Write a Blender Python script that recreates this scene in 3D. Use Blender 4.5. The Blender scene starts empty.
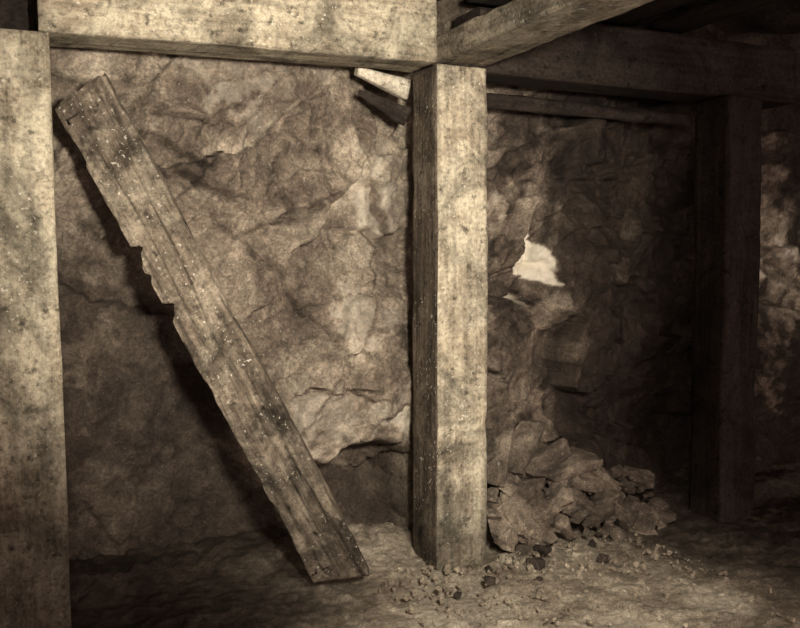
import bpy, bmesh, math, random
import numpy as np
from mathutils import Vector, Matrix, Euler

sc = bpy.context.scene
sc.view_settings.view_transform = 'Standard'
sc.view_settings.look = 'None'

# ---------------------------------------------------------------- noise
def _h(ix, iy, iz, seed):
    n = (ix.astype(np.int64)*374761393 + iy.astype(np.int64)*668265263 + iz.astype(np.int64)*2147483647 + seed*974634777) & 0xffffffff
    n = ((n ^ (n >> 13))*1274126177) & 0xffffffff
    n = ((n ^ (n >> 16))*2246822519) & 0xffffffff
    n = n ^ (n >> 15)
    return (n & 0xffffff)/float(0xffffff)
def vn(x, y, z=None, seed=0):
    x = np.asarray(x, float); y = np.asarray(y, float)
    z = np.zeros_like(x) if z is None else np.asarray(z, float)
    ix, iy, iz = np.floor(x), np.floor(y), np.floor(z)
    fx, fy, fz = x-ix, y-iy, z-iz
    fx = fx*fx*(3-2*fx); fy = fy*fy*(3-2*fy); fz = fz*fz*(3-2*fz)
    r = 0
    for a in (0, 1):
        for b in (0, 1):
            for c in (0, 1):
                w = (fx if a else 1-fx)*(fy if b else 1-fy)*(fz if c else 1-fz)
                r = r + w*_h(ix+a, iy+b, iz+c, seed)
    return r*2-1
def fbm(x, y, z=None, seed=0, o=5, g=.5):
    r = 0; a = 1; f = 1
    for i in range(o):
        r = r + a*vn(x*f, y*f, None if z is None else z*f, seed+i*17)
        a *= g; f *= 2.03
    return r
def sstep(a, b, x):
    t = np.clip((x-a)/(b-a), 0, 1)
    return t*t*(3-2*t)
def cells(x, y, scale, seed, off, tilt, ident=False):
    px, py = x/scale, y/scale
    ix, iy = np.floor(px), np.floor(py)
    z0 = np.zeros_like(px)
    d1 = np.full_like(px, 9.); d2 = np.full_like(px, 9.); hh = np.zeros_like(px); idr = np.zeros_like(px)
    for a in (-1, 0, 1):
        for b in (-1, 0, 1):
            cx, cy = ix+a, iy+b
            sx = cx+_h(cx, cy, z0, seed); sy = cy+_h(cx, cy, z0, seed+1)
            d = np.hypot(px-sx, py-sy)
            hv = (_h(cx, cy, z0, seed+2)*2-1)*off + ((px-sx)*(_h(cx, cy, z0, seed+3)*2-1) + (py-sy)*(_h(cx, cy, z0, seed+4)*2-1))*tilt
            new = d < d1
            d2 = np.where(new, d1, np.minimum(d2, d))
            hh = np.where(new, hv, hh)
            idr = np.where(new, _h(cx, cy, z0, seed+7)*2-1, idr)
            d1 = np.where(new, d, d1)
    return (hh, d2-d1, idr) if ident else (hh, d2-d1)

# ---------------------------------------------------------------- materials
def nodes(name):
    m = bpy.data.materials.new(name); m.use_nodes = True
    nt = m.node_tree; nt.nodes.clear()
    out = nt.nodes.new('ShaderNodeOutputMaterial'); b = nt.nodes.new('ShaderNodeBsdfPrincipled')
    nt.links.new(b.outputs[0], out.inputs[0])
    return m, nt, b
def N(nt, t): return nt.nodes.new(t)
def ramp(nt, src, stops):
    r = nt.nodes.new('ShaderNodeValToRGB'); e = r.color_ramp.elements
    while len(e) < len(stops): e.new(.5)
    for i, (p, c) in enumerate(stops):
        e[i].position = p; e[i].color = (c if isinstance(c, tuple) else (c, c, c))[:3]+(1,)
    nt.links.new(src, r.inputs[0]); return r.outputs[0]
def mix(nt, f, a, b, mode='MIX'):
    m = nt.nodes.new('ShaderNodeMix'); m.data_type = 'RGBA'; m.blend_type = mode
    for s, v in ((m.inputs[0], f), (m.inputs[6], a), (m.inputs[7], b)):
        if isinstance(v, bpy.types.NodeSocket): nt.links.new(v, s)
        elif isinstance(v, tuple): s.default_value = v+(1,)
        else: s.default_value = v
    return m.outputs[2]
def math_(nt, op, a, b=0., clamp=False):
    m = nt.nodes.new('ShaderNodeMath'); m.operation = op; m.use_clamp = clamp
    for s, v in ((m.inputs[0], a), (m.inputs[1], b)):
        if isinstance(v, bpy.types.NodeSocket): nt.links.new(v, s)
        else: s.default_value = v
    return m.outputs[0]
def noise(nt, vec, scale, detail=8, rough=.6, dist=0):
    n = N(nt, 'ShaderNodeTexNoise'); n.inputs['Scale'].default_value = scale
    n.inputs['Detail'].default_value = detail; n.inputs['Roughness'].default_value = rough
    n.inputs['Distortion'].default_value = dist
    nt.links.new(vec, n.inputs['Vector']); return n.outputs['Fac']
def mapping(nt, scale=(1, 1, 1), loc=(0, 0, 0)):
    tc = nt.nodes.new('ShaderNodeTexCoord'); mp = nt.nodes.new('ShaderNodeMapping')
    mp.inputs['Scale'].default_value = scale; mp.inputs['Location'].default_value = loc
    nt.links.new(tc.outputs['Object'], mp.inputs[0]); return mp.outputs[0]

def wood(name, dark, mid, pale, mould=.5, specks=.75, seed=0, stain=.4, grainy=.8, foot=0., footmin=.42):
    m, nt, b = nodes(name)
    g = mapping(nt, (9, 9, .55), (seed, seed*2.3, seed*.7))
    p = mapping(nt, (1, 1, 1), (seed*1.7, seed, seed*3.1))
    grain = noise(nt, g, 4, 9, .65, .4)
    col = ramp(nt, grain, [(.3, dark), (.5, mid), (.72, tuple(min(1, c*1.3) for c in mid))])
    mo = noise(nt, p, 4.5, 12, .75, .5)
    mf = ramp(nt, mo, [(.60-mould*.3, 0.), (.70-mould*.22, 1.)])
    col = mix(nt, math_(nt, 'MULTIPLY', mf, .8), col, pale)
    st = noise(nt, p, 3.1, 8, .66, .6)
    col = mix(nt, 1., col, ramp(nt, st, [(.36, stain), (.56, 1.)]), 'MULTIPLY')
    streak = noise(nt, g, 1.6, 4, .6)
    col = mix(nt, grainy, col, ramp(nt, streak, [(.34, .5), (.5, 1.)]), 'MULTIPLY')
    fine = noise(nt, p, 48, 5, .75)
    col = mix(nt, .95, col, ramp(nt, fine, [(.3, .35), (.5, 1.), (.72, 1.4)]), 'MULTIPLY')
    dk = ramp(nt, noise(nt, p, 19, 5, .6), [(.31, .25), (.42, 1.)])
    col = mix(nt, .9, col, dk, 'MULTIPLY')
    wp = ramp(nt, noise(nt, p, 52, 3, .6), [(.62, 0.), (.69, 1.)])
    patchy = ramp(nt, noise(nt, p, 5, 3, .6), [(.4, .1), (.6, 1.)])
    col = mix(nt, math_(nt, 'MULTIPLY', math_(nt, 'MULTIPLY', wp, specks), patchy), col, (.80, .745, .64))
    if foot:   # darker lower end: stain on main post, painted light falloff on left post
        sx = N(nt, 'ShaderNodeSeparateXYZ'); nt.links.new(mapping(nt), sx.inputs[0])
        hgt = math_(nt, 'ADD', sx.outputs[2], math_(nt, 'MULTIPLY', st, 1.1))
        fr = N(nt, 'ShaderNodeMapRange'); fr.interpolation_type = 'SMOOTHSTEP'
        nt.links.new(hgt, fr.inputs[0]); fr.inputs[1].default_value = foot+.2; fr.inputs[2].default_value = foot+1.0
        fr.inputs[3].default_value = footmin; fr.inputs[4].default_value = 1.
        col = mix(nt, 1., col, fr.outputs[0], 'MULTIPLY')
    nt.links.new(col, b.inputs['Base Color'])
    b.inputs['Roughness'].default_value = .88
    b.inputs['Specular IOR Level'].default_value = .2
    h = math_(nt, 'ADD', math_(nt, 'MULTIPLY', grain, .9), math_(nt, 'MULTIPLY', fine, .6))
    bp = N(nt, 'ShaderNodeBump'); bp.inputs['Strength'].default_value = .7; bp.inputs['Distance'].default_value = .014
    nt.links.new(h, bp.inputs['Height']); nt.links.new(bp.outputs[0], b.inputs['Normal'])
    return m

def rock(name, lo, midc, hi, pale=(.82, .755, .64), bump=.8, sc_=1.):
    m, nt, b = nodes(name)
    p = mapping(nt)
    n1 = noise(nt, p, 1.9*sc_, 12, .70, .7)
    col = ramp(nt, n1, [(.36, lo), (.5, midc), (.64, hi)])
    n2 = noise(nt, p, 13*sc_, 10, .74, .8)
    col = mix(nt, .9, col, ramp(nt, n2, [(.3, .35), (.5, .95), (.68, 1.6)]), 'MULTIPLY')
    n3 = noise(nt, p, 70*sc_, 4, .65)
    col = mix(nt, .85, col, ramp(nt, n3, [(.3, .45), (.5, 1.), (.75, 1.7)]), 'MULTIPLY')
    sp = ramp(nt, noise(nt, p, 55, 2, .5), [(.67, 0.), (.73, 1.)])
    col = mix(nt, math_(nt, 'MULTIPLY', sp, .5), col, (.6, .54, .46))
    at = N(nt, 'ShaderNodeAttribute'); at.attribute_name = 'tint'
    t = at.outputs['Fac']
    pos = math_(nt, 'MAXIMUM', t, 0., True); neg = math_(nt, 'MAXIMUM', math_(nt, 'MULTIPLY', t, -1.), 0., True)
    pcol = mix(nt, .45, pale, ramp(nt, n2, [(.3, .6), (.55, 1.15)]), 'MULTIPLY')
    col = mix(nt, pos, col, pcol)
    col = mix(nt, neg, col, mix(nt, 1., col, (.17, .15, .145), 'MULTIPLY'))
    nt.links.new(col, b.inputs['Base Color'])
    b.inputs['Roughness'].default_value = .75
    b.inputs['Specular IOR Level'].default_value = .35
    h = math_(nt, 'ADD', math_(nt, 'MULTIPLY', n2, 1.), math_(nt, 'MULTIPLY', n3, .25))
    bp = N(nt, 'ShaderNodeBump'); bp.inputs['Strength'].default_value = bump; bp.inputs['Distance'].default_value = .03
    nt.links.new(h, bp.inputs['Height']); nt.links.new(bp.outputs[0], b.inputs['Normal'])
    return m

W_PALE = wood('timber_limed', (.19, .150, .109), (.37, .313, .232), (.57, .512, .39), .56, .6, 1, .32, .7)
W_LPOST = wood('timber_limed_post', (.19, .152, .112), (.37, .312, .228), (.58, .522, .40), .62, .6, 2, .32, .5, foot=.8)
W_POST = wood('timber_post', (.17, .130, .095), (.37, .312, .233), (.59, .53, .41), .62, .7, 4, .38, .7, foot=.4)
W_SHADE_SIDE = wood('timber_post_shade_side', (.055, .041, .032), (.125, .096, .073), (.24, .196, .148), .40, .7, 5, .5, 1.)  # darker copy of the post wood, paints shade on its left face
W_PLANK = wood('timber_plank', (.075, .057, .044), (.17, .136, .104), (.42, .355, .275), .46, .7, 7, .28, 1., foot=.35, footmin=.62)
W_DARK = wood('timber_dark', (.022, .016, .013), (.036, .027, .022), (.055, .042, .035), .3, .05, 11)  # near-black wood; shadow on right-hand and roof timbers is put into the colour
W_GIRT = wood('timber_girt', (.11, .085, .064), (.25, .206, .155), (.44, .38, .295), .5, .4, 15, .4, 1.)
W_WHITE = wood('timber_fresh', (.35, .30, .235), (.52, .46, .37), (.68, .62, .51), .6, .3, 21, .6, .5)
ROCK = rock('mine_rock', (.105, .079, .061), (.235, .187, .145), (.44, .372, .292))
ROCK_M = rock('mine_rock_mid', (.055, .042, .033), (.14, .111, .087), (.33, .272, .21), sc_=2.)  # medium-dark rock tone for the rubble heap
ROCK_D = rock('mine_rock_dark', (.020, .015, .012), (.038, .028, .023), (.07, .054, .045))
DIRT = rock('floor_dirt', (.20, .158, .122), (.36, .30, .23), (.57, .495, .39), bump=.9, sc_=2.)

# ---------------------------------------------------------------- helpers
def link(o):
    bpy.context.collection.objects.link(o); return o
def mesh_obj(name, verts, faces, mat, smooth=True):
    me = bpy.data.meshes.new(name); me.from_pydata([tuple(v) for v in verts], [], faces); me.update()
    me.materials.append(mat)
    if smooth: me.polygons.foreach_set('use_smooth', [True]*len(me.polygons))
    return link(bpy.data.objects.new(name, me))

def timber(name, p0, p1, w, d, mat, xhint=(1, 0, 0), seed=0, r=.014, wear=.012, rough=.0035, mod=None, ns=12, step=.022, roundlog=False, side_mat=None):
    """sawn timber, local Z runs along the length"""
    p0, p1 = Vector(p0), Vector(p1)
    L = (p1-p0).length
    za = (p1-p0).normalized(); ya = za.cross(Vector(xhint)).normalized(); xa = ya.cross(za)
    nr = max(3, int(L/step)+1)
    per = []
    if roundlog:
        for i in range(36):
            a = i/36*2*math.pi; per.append((math.cos(a)*w/2, math.sin(a)*d/2))
    else:
        for i in range(ns): per.append((-w/2+w*i/ns, -d/2))
        for i in range(ns): per.append((w/2, -d/2+d*i/ns))
        for i in range(ns): per.append((w/2-w*i/ns, d/2))
        for i in range(ns): per.append((-w/2, d/2-d*i/ns))
    per = np.array(per); n = len(per)
    s = np.linspace(0, L, nr)
    X = np.tile(per[:, 0], nr); Y = np.tile(per[:, 1], nr); S = np.repeat(s, n)
    if not roundlog:
        cx = np.sign(X); cy = np.sign(Y)
        rr = r + wear*np.maximum(0, fbm(S*5+cx*13, cy*7+S*0, None, seed, 4, .6)+.05)*1.6
        rr = np.minimum(rr, min(w, d)*.45)
        qx = np.clip(X, -w/2+rr, w/2-rr); qy = np.clip(Y, -d/2+rr, d/2-rr)
        dx, dy = X-qx, Y-qy; l = np.hypot(dx, dy)+1e-9
        X = qx+dx/l*rr; Y = qy+dy/l*rr
        nx, ny = dx/l, dy/l
    else:
        l = np.hypot(X, Y); nx, ny = X/l, Y/l
    q = rough*fbm(X*22+seed, Y*22, S*2.5, seed+5, 4, .55)
    X = X+nx*q; Y = Y+ny*q
    X = X+.004*vn(S*1.3, S*0+seed, None, 3); Y = Y+.004*vn(S*1.3, S*0+seed, None, 9)
    if mod: X, Y, S = mod(X, Y, S, L)
    V = np.stack([X, Y, S], 1)
    F = []; mi = []
    for i in range(nr-1):
        for j in range(n):
            k = (j+1) % n
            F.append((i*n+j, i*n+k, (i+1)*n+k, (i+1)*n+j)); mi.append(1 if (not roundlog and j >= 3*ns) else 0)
    F.append(tuple(range(n-1, -1, -1))); F.append(tuple((nr-1)*n+j for j in range(n))); mi += [0, 0]
    o = mesh_obj(name, V, F, mat)
    me = o.data
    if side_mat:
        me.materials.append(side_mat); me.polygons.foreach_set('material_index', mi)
    me.polygons[len(me.polygons)-1].use_smooth = False; me.polygons[len(me.polygons)-2].use_smooth = False
    o.matrix_world = Matrix(((xa.x, ya.x, za.x, p0.x), (xa.y, ya.y, za.y, p0.y), (xa.z, ya.z, za.z, p0.z), (0, 0, 0, 1)))
    return o

def gridmesh(name, nu, nv, P, mat, tint=None, flip=False):
    F = []
    for j in range(nv-1):
        b = j*nu
        for i in range(nu-1):
            q = (b+i, b+i+1, b+i+1+nu, b+i+nu)
            F.append(q[::-1] if flip else q)
    o = mesh_obj(name, P, F, mat)
    if tint is not None:
        a = o.data.attributes.new('tint', 'FLOAT', 'POINT'); a.data.foreach_set('value', tint.astype(np.float32))
    return o

# ---------------------------------------------------------------- back rock wall
def wall_surface(X, Z):
    wx = X+.07*fbm(X*2.4, Z*2.4, None, 51, 5, .5); wz = Z+.07*fbm(X*2.4, Z*2.4, None, 77, 5, .5)
    c, s_ = math.cos(.6), math.sin(.6)
    rx, rz = wx*c+wz*s_, (-wx*s_+wz*c)
    big, e1, id1 = cells(rx*.8, rz*1.2, .55, 11, .10, .17, True)
    med, e2, id2 = cells(rx*.7, rz*1.15, .22, 31, .040, .085, True)
    sml, e3, id3 = cells(rx*.8, rz*1.1, .085, 61, .012, .020, True)
    def blob(x0, z0, ax, az): return np.exp(-(((X-x0)/ax)**2+((Z-z0)/az)**2))
    v = (X+.50)*.9+Z*.43
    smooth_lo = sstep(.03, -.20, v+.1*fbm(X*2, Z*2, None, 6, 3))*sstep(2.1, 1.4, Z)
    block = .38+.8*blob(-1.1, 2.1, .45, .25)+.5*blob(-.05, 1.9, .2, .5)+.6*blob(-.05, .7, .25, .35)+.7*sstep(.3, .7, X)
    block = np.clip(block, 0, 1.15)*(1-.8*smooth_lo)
    far = 1-.55*sstep(2.2, 2.6, X)
    D = .56+.11*fbm(X*1.15+3, Z*1.15, None, 5, 3)*far
    D = D-.10*blob(-.45, 1.25, .45, .5)-.06*blob(-.9, 1.9, .4, .3)
    D = D+(big*(.40+.6*block)*(1-.6*smooth_lo)+med*block)*far+sml*block
    D = D+.020*fbm(X*4.0, Z*4.0, None, 8, 6, .55)*(1-.5*smooth_lo)+.008*fbm(X*20, Z*20, None, 28, 4, .65)
    D = D+.03*block*(np.exp(-(e1/.03)**2))*sstep(-.2, .3, fbm(X*2, Z*2, None, 19, 2)) + .016*block*np.exp(-(e2/.05)**2)*sstep(-.1, .3, fbm(X*3, Z*3, None, 21, 2))
    D = D+.16*smooth_lo
    crk = np.zeros_like(X)
    def ledge(x0, z0, x1, z1, h, fall=.3, crack=.04, cw=.012, sd=91):
        nonlocal crk
        dx, dz = x1-x0, z1-z0; L = math.hypot(dx, dz); dx /= L; dz /= L
        nz = .045*fbm(X*5, Z*5, None, sd, 5, .55)
        u = (X-x0)*dx+(Z-z0)*dz; w_ = -(X-x0)*dz+(Z-z0)*dx+nz
        m = sstep(-.08, .02, u)*sstep(L+.08, L-.02, u)
        g = np.exp(-((w_+.012)/cw)**2)
        crk = np.maximum(crk, m*g*min(1., crack/.03))
        return m*(-h*sstep(-.012, .012, w_)*np.exp(-np.maximum(w_, 0)/fall)+crack*g)
    D = D+ledge(-.2, 2.35, .02, 1.68, .10, .25, .03)
    D = D+ledge(-.55, .90, -.18, .86, .09, .2)
    D = D+ledge(-1.40, 2.18, -1.08, 2.05, .09, .12, .05)
    D = D+ledge(-1.30, 2.30, -1.0, 2.26, .07, .1, .05, sd=92)
    D = D+ledge(-1.20, 2.0, -.86, 1.93, .07, .12, .05)
    D = D+ledge(-.93, 1.95, -.83, 2.2, .09, .12, .05)
    D = D+ledge(-.72, 1.92, -.70, 2.2, -.07, .15, .05)
    D = D+ledge(-1.0, 1.85, -.25, 1.0, .03, .2, .03, .008, 93)
    D = D+ledge(-.75, 1.80, -.30, 1.95, .03, .2, .03, .008, 94)
    D = D+ledge(-.45, 2.45, -.30, 1.55, .025, .2, .028, .007, 95)
    D = D+ledge(-.70, 1.25, -.05, 1.50, .02, .2, .025, .007, 96)
    D = D+ledge(-.60, .65, -.25, 1.05, .02, .2, .025, .007, 97)
    D = D+ledge(-.25, 1.0, -.02, 1.65, .03, .2, .03, .008, 98)
    D = D+ledge(-1.75, 1.45, -1.2, 1.3, .04, .3, .02, .01, 99)
    D = D+ledge(.45, 1.2, 1.0, 2.1, -.08, .4, .03)
    D = D+ledge(.95, 1.3, 1.25, 2.3, -.10, .4, .03)
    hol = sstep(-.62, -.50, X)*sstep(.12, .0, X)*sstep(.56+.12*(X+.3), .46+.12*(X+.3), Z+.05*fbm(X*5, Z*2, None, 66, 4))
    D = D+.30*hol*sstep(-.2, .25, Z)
    D = D-.50*sstep(.4, .8, X)*sstep(2.2, 1.5, X)*np.clip(.62-Z, 0, 1)
    D = D+.22*sstep(1.3, 1.9, X)
    lim = .345
    D = np.where(X < 2.4, lim+np.logaddexp(0, (D-lim)*28)/28-.012, D)
    tn = .5*fbm(X*9, Z*9, None, 44, 5, .6)
    def patch(x0, z0, ax, az, amt, edge=.35):
        q = 1-np.sqrt(((X-x0)/ax)**2+((Z-z0)/az)**2)+tn*1.0
        return amt*sstep(0, edge, q)
    T = patch(-.27, 1.24, .30, .26, .28, .8)+patch(-.05, .68, .18, .22, .32, .8)+patch(-.1, 1.95, .16, .36, .20, .8)
    T = T+patch(.97, 2.02, .27, .29, .36, .5)+patch(2.95, 1.52, .42, .3, .65, 1.)+patch(-1.1, 2.3, .35, .22, .16, .8)+patch(.55, 2.1, .16, .3, .14, .7)
    T = T+patch(-.45, .75, .35, .25, .16, .8)+patch(.6, .95, .2, .2, .12, .7)+patch(.75, .45, .35, .2, .15, .7)
    tri = np.minimum(np.minimum((X-.95)*1.+(1.80-Z)*.02, (1.82-Z)-(X-.95)*.85), (Z-1.48)+.35*(X-.97))
    quartz = sstep(-.005, .02, tri+.018*tn)*sstep(.27, .23, X-.95+.02*tn)
    T = T+(.10*id1*(.5+block)+.14*id2*block)*(1-smooth_lo)
    T = T-.86*smooth_lo-.85*hol  # paints shade on the wall left of the plank and in the hollow
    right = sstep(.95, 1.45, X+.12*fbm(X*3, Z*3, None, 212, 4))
    T = T-.95*right*(1-patch(3.05, 1.5, .6, 1.1, 1, .8))-.14*(X > .3)  # darkness of the right side painted into the rock colour
    T = T-.25*np.exp(-(e2/.05)**2)*block-.45*sstep(.05, .5, fbm(X*2.6+9, Z*2.6, None, 88, 5, .6))*(X > .25)
    T = T-.45*sstep(.10, .6, fbm(X*2.2+4, Z*2.2, None, 188, 6, .6))-.45*crk
    q2 = .75*sstep(.0, .3, 1-np.hypot((X-.93)/.035, (Z-1.36)/.06)+tn*.5)
    for q_ in (quartz, q2): T = T*(1-q_)+q_*np.maximum(q_, .01)
    return D, np.clip(T, -1, 1)

x = np.arange(-3.4, 4.6, .0115); z = np.arange(-.1, 3.3, .0115)
GX, GZ = np.meshgrid(x, z); GX = GX.ravel(); GZ = GZ.ravel()
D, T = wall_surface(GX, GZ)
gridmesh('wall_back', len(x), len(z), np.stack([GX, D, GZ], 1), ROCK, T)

def side_wall(name, x0, sgn, seed):
    y = np.arange(-6.0, 1.2, .03); z = np.arange(-.1, 3.3, .03)
    A, B = np.meshgrid(y, z); A = A.ravel(); B = B.ravel()
    c1, e = cells(A+.1*fbm(A*2, B*2, None, seed), B, .5, seed, .08, .08)
    Xx = x0+sgn*(c1+.08*fbm(A*2, B*2, None, seed+3, 5))
    gridmesh(name, len(y), len(z), np.stack([Xx, A, B], 1), ROCK_D, flip=(sgn < 0))
side_wall('wall_left', -3.25, 1, 201)
side_wall('wall_right', 4.3, 1, 301)

# ---------------------------------------------------------------- floor & ceiling
x = np.arange(-3.4, 4.6, .014); y = np.arange(-6.0, 1.1, .014)
A, B = np.meshgrid(x, y); A = A.ravel(); B = B.ravel()
c1, e = cells(A, B, .09, 401, .010, .014)
Zf = -.012+.016*fbm(A*2.5, B*2.5, None, 402, 4)+.012*fbm(A*14, B*14, None, 403, 4, .6)+c1*sstep(.1, .6, fbm(A*1.5, B*1.5, None, 409, 2)+.35)*.9
Zf = Zf+.07*sstep(.2, .5, B)
Tf = .22*fbm(A*3, B*3, None, 410, 4)-.88*sstep(-.25, -.75, A-.15*B)*sstep(-.75, -.05, B)-.45*sstep(-.6, -1.2, A)-.9*sstep(.8, 1.4, A+.3*B)  # negative masks paint shade on the left and right floor
gridmesh('floor', len(x), len(y), np.stack([A, B, Zf], 1), DIRT, np.clip(Tf, -.95, .5))
x = np.arange(-3.4, 4.6, .04); y = np.arange(-6.0, 1.2, .04)
A, B = np.meshgrid(x, y); A = A.ravel(); B = B.ravel()
c1, e = cells(A, B, .45, 501, .06, .05)
gridmesh('ceiling', len(x), len(y), np.stack([A, B, 3.17+c1*.6+.04*fbm(A*2, B*2, None, 502, 5)], 1), ROCK_D, flip=True)

# ---------------------------------------------------------------- square-set timbers
timber('mine_post', (-1.93, .15, -.03), (-1.968, .15, 2.525), .31, .30, W_LPOST, seed=1, r=.010, wear=.014)
timber('mine_post', (.15, .15, -.03), (.15, .15, 2.565), .30, .30, W_POST, seed=2, r=.008, wear=.012, side_mat=W_SHADE_SIDE)
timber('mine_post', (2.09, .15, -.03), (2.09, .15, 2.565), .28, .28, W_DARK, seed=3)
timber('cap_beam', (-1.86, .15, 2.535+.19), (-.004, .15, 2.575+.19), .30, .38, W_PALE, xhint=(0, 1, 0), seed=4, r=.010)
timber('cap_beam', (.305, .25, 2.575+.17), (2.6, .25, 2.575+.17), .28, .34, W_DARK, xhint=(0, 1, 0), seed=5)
timber('girt_beam', (.15, .10, 2.575+.065), (.15, -3.4, 2.575+.065), .30, .13, W_GIRT, xhint=(1, 0, 0), seed=6)
timber('girt_beam', (-2.02, .08, 2.53+.15), (-2.02, .36, 2.53+.15), .26, .28, W_DARK, xhint=(1, 0, 0), seed=7)
timber('lagging_pole', (.31, .345, 2.48), (1.94, .335, 2.46), .08, .08, W_DARK, seed=9, roundlog=True, rough=.008)
for i in range(9):
    xx = -1.7+i*.42
    timber('lagging_board', (xx+.05, .3, 2.99), (xx, -3.2, 2.99), .26, .045, W_DARK, seed=30+i, ns=4, step=.08)

# leaning notched plank
def plank_mod(X, Y, S, L):
    W = .27
    f = S/L
    g = .006*fbm(S*30, Y*20, None, 77, 3)
    def gouge(c, up, dn, dep):
        t = (f-c)
        return dep*np.where(t > 0, np.clip(1-t/up, 0, 1), np.clip(1+t/dn, 0, 1))
    cut = gouge(.720, .006, .035, .055)+gouge(.605, .008, .030, .055)+gouge(.665, .01, .01, .015)+gouge(.64, .006, .02, .012)
    cut = cut+.014*np.maximum(0, fbm(S*10, Y*8, None, 71, 4))
    X = np.maximum(X, -W/2+cut+g)
    X = np.minimum(X, W/2-.014*np.maximum(0, fbm(S*5, Y*10, None, 72, 4)))
    for k, (x0, a, b_) in enumerate(((.012, .12, .8), (-.06, .45, .97), (.07, .05, .5), (.05, .6, .98), (-.03, .0, .3))):
        yc = x0+.03*vn(S*1.6, S*0+k, None, 81)
        Y = Y+np.where(Y < 0, .016*np.exp(-((X-yc)/.008)**2)*sstep(a-.01, a+.08, f)*sstep(b_, b_-.1, f), 0)
    Y = Y+np.where(Y < 0, .006*np.maximum(0, fbm(X*25, S*6, None, 83, 4)), 0)
    S = S+np.where(f > .97, -.01+.03*(X/W)+.03*vn(X*40, Y*40, None, 5), 0)
    S = S+np.where(f < .03, -(X/W)*.10, 0)
    return X, Y, S
timber('leaning_plank', (-.535, -.045, .05), (-1.675, .18, 2.325), .27, .085, W_PLANK, xhint=(.9, -.36, .43), seed=12, r=.006, wear=.022, rough=.007, mod=plank_mod, step=.012, ns=32)

def wedge(X, Y, S, L):
    k = 1-.55*(S/L)
    return X*(.7+.3*k), (Y+.05)*k-.05, S
timber('wedge_block', (-.015, .325, 2.49), (-.31, .325, 2.54), .06, .11, W_WHITE, xhint=(0, 1, 0), seed=14, ns=8, mod=wedge)
def splint(X, Y, S, L):
    k = 1-.75*(S/L)
    return X*k, Y*k+.012*vn(S*20, S*0, None, 4), S
timber('broken_splinter', (-.02, .315, 2.34), (-.29, .335, 2.46), .03, .11, W_DARK, xhint=(0, 1, 0), seed=15, ns=6, mod=splint)

# ---------------------------------------------------------------- rubble
def chunk_mesh(bm, pos, size, rot, rng, n=20):
    pts = []
    for i in range(n):
        v = Vector((rng.gauss(0, 1), rng.gauss(0, 1), rng.gauss(0, 1))).normalized()
        m_ = max(abs(v.x), abs(v.y), abs(v.z)); v = v.lerp(v/m_, .8)
        v = Vector((v.x*size[0], v.y*size[1], v.z*size[2]))*.5
        v.rotate(rot); pts.append(v+Vector(pos))
    vs = [bm.verts.new(p) for p in pts]
    r_ = bmesh.ops.convex_hull(bm, input=vs)
    rem = [g for g in r_['geom_interior'] if isinstance(g, bmesh.types.BMVert)]
    bmesh.ops.delete(bm, geom=rem, context='VERTS')
def pile(name, items, mat, seed, bev=.004):
    rng = random.Random(seed); bm = bmesh.new()
    for pos, size, rot in items: chunk_mesh(bm, pos, size, Euler(rot), rng)
    me = bpy.data.meshes.new(name); bm.to_mesh(me); bm.free(); me.materials.append(mat)
    o = link(bpy.data.objects.new(name, me))
    if bev:
        bv = o.modifiers.new('bevel', 'BEVEL'); bv.width = bev; bv.segments = 2
    return o
rng = random.Random(15)
it = []
for i in range(240):
    X_ = .38+rng.random()**1.2*1.2; k = rng.random(); s = .03+.14*rng.random()**3
    it.append(((X_, .04+k*.26, .01+k*.52*max(.3, 1.25-.5*X_)), (s*1.5, s, s*rng.uniform(.4, .9)),
               (rng.uniform(-.3, .9), rng.uniform(-.9, .9), rng.uniform(-1.5, 1.5))))
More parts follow.
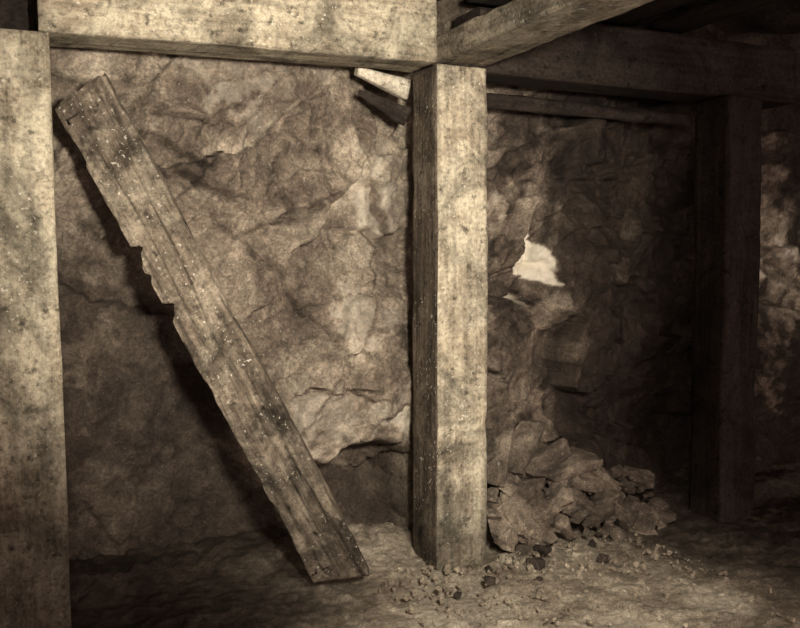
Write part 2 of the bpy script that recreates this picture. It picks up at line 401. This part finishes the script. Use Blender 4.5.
# broken slabs fanned out against the rock
for a, x0, z0, l in ((-1.1, .50, .50, .34), (-.8, .66, .54, .36), (-.5, .80, .46, .34), (-.15, .98, .40, .40),
                     (.25, .64, .30, .34), (.5, .50, .16, .26), (-.3, .72, .20, .3), (.1, 1.16, .28, .36), (.3, 1.02, .18, .34)):
    it.append(((x0, .23-.04*abs(a)+.02*z0, z0), (l, .18, .09), (.35, a, .1)))
pile('rubble_heap', it, ROCK_M, 3)
it = []
for i in range(1100):
    X_ = rng.uniform(-.4, 1.3); Y_ = -abs(rng.gauss(0, .6))+.04
    if -.02 <= X_ <= .32 and Y_ > -.03: continue
    s_ = .004+.022*rng.random()**4
    it.append(((X_, Y_, s_*.2), (s_*1.6, s_*1.3, s_), (rng.random()*3, rng.random()*3, rng.random()*3)))
pile('floor_gravel', it, DIRT, 5, 0)
it = [((.47, -.22, .02), (.10, .09, .06), (0, 0, .3)), ((.13, -.32, .015), (.07, .06, .04), (0, .2, 1)),
      ((.62, -.05, .02), (.09, .07, .05), (.2, 0, 2)), ((.35, -.42, .01), (.05, .05, .04), (0, 0, .3)), ((.83, -.3, .02), (.08, .06, .05), (0, .3, .3)),
      ((.22, -.16, .01), (.05, .04, .03), (0, 0, .8)), ((-.1, -.42, .01), (.05, .04, .03), (0, 0, .8)), ((.95, -.05, .01), (.07, .05, .04), (0, 0, .8))]
pile('fallen_stones', it, ROCK_D, 6)

# ---------------------------------------------------------------- light
def spot(name, loc, tgt, e, ang, blend, rad, col):
    l = bpy.data.lights.new(name, 'SPOT'); l.energy = e; l.spot_size = math.radians(ang); l.spot_blend = blend
    l.shadow_soft_size = rad; l.color = col
    o = link(bpy.data.objects.new(name, l)); o.location = loc
    o.rotation_euler = (Vector(tgt)-Vector(loc)).to_track_quat('-Z', 'Y').to_euler(); return o
WARM = (1, .92, .755)
spot('magnesium_lamp', (-1.42, -3.75, 2.0), (-.54, .3, 1.95), 1080, 60, .9, .16, WARM)
spot('floor_fill', (-.6, -2.6, 1.7), (.15, -.70, 0), 330, 60, 1., .15, WARM)  # added fill light to brighten the floor
spot('side_fill', (1.6, -3.6, 1.8), (3.3, .5, 1.55), 240, 18, 1., .1, WARM)  # added narrow fill to brighten the far-right rock patch

w = bpy.data.worlds.new('World'); sc.world = w; w.use_nodes = True
w.node_tree.nodes['Background'].inputs[0].default_value = (1, .75, .65, 1)
w.node_tree.nodes['Background'].inputs[1].default_value = 2.1

# ---------------------------------------------------------------- camera
cam = bpy.data.cameras.new('camera'); cam.sensor_width = 36; cam.lens = 40.5; cam.clip_start = .02
co = link(bpy.data.objects.new('camera', cam))
th = math.radians(24.9); p = math.radians(3.3)
co.location = (-2.094, -4.066, 1.574)
co.rotation_euler = (math.pi/2-p, 0, -th)
sc.camera = co
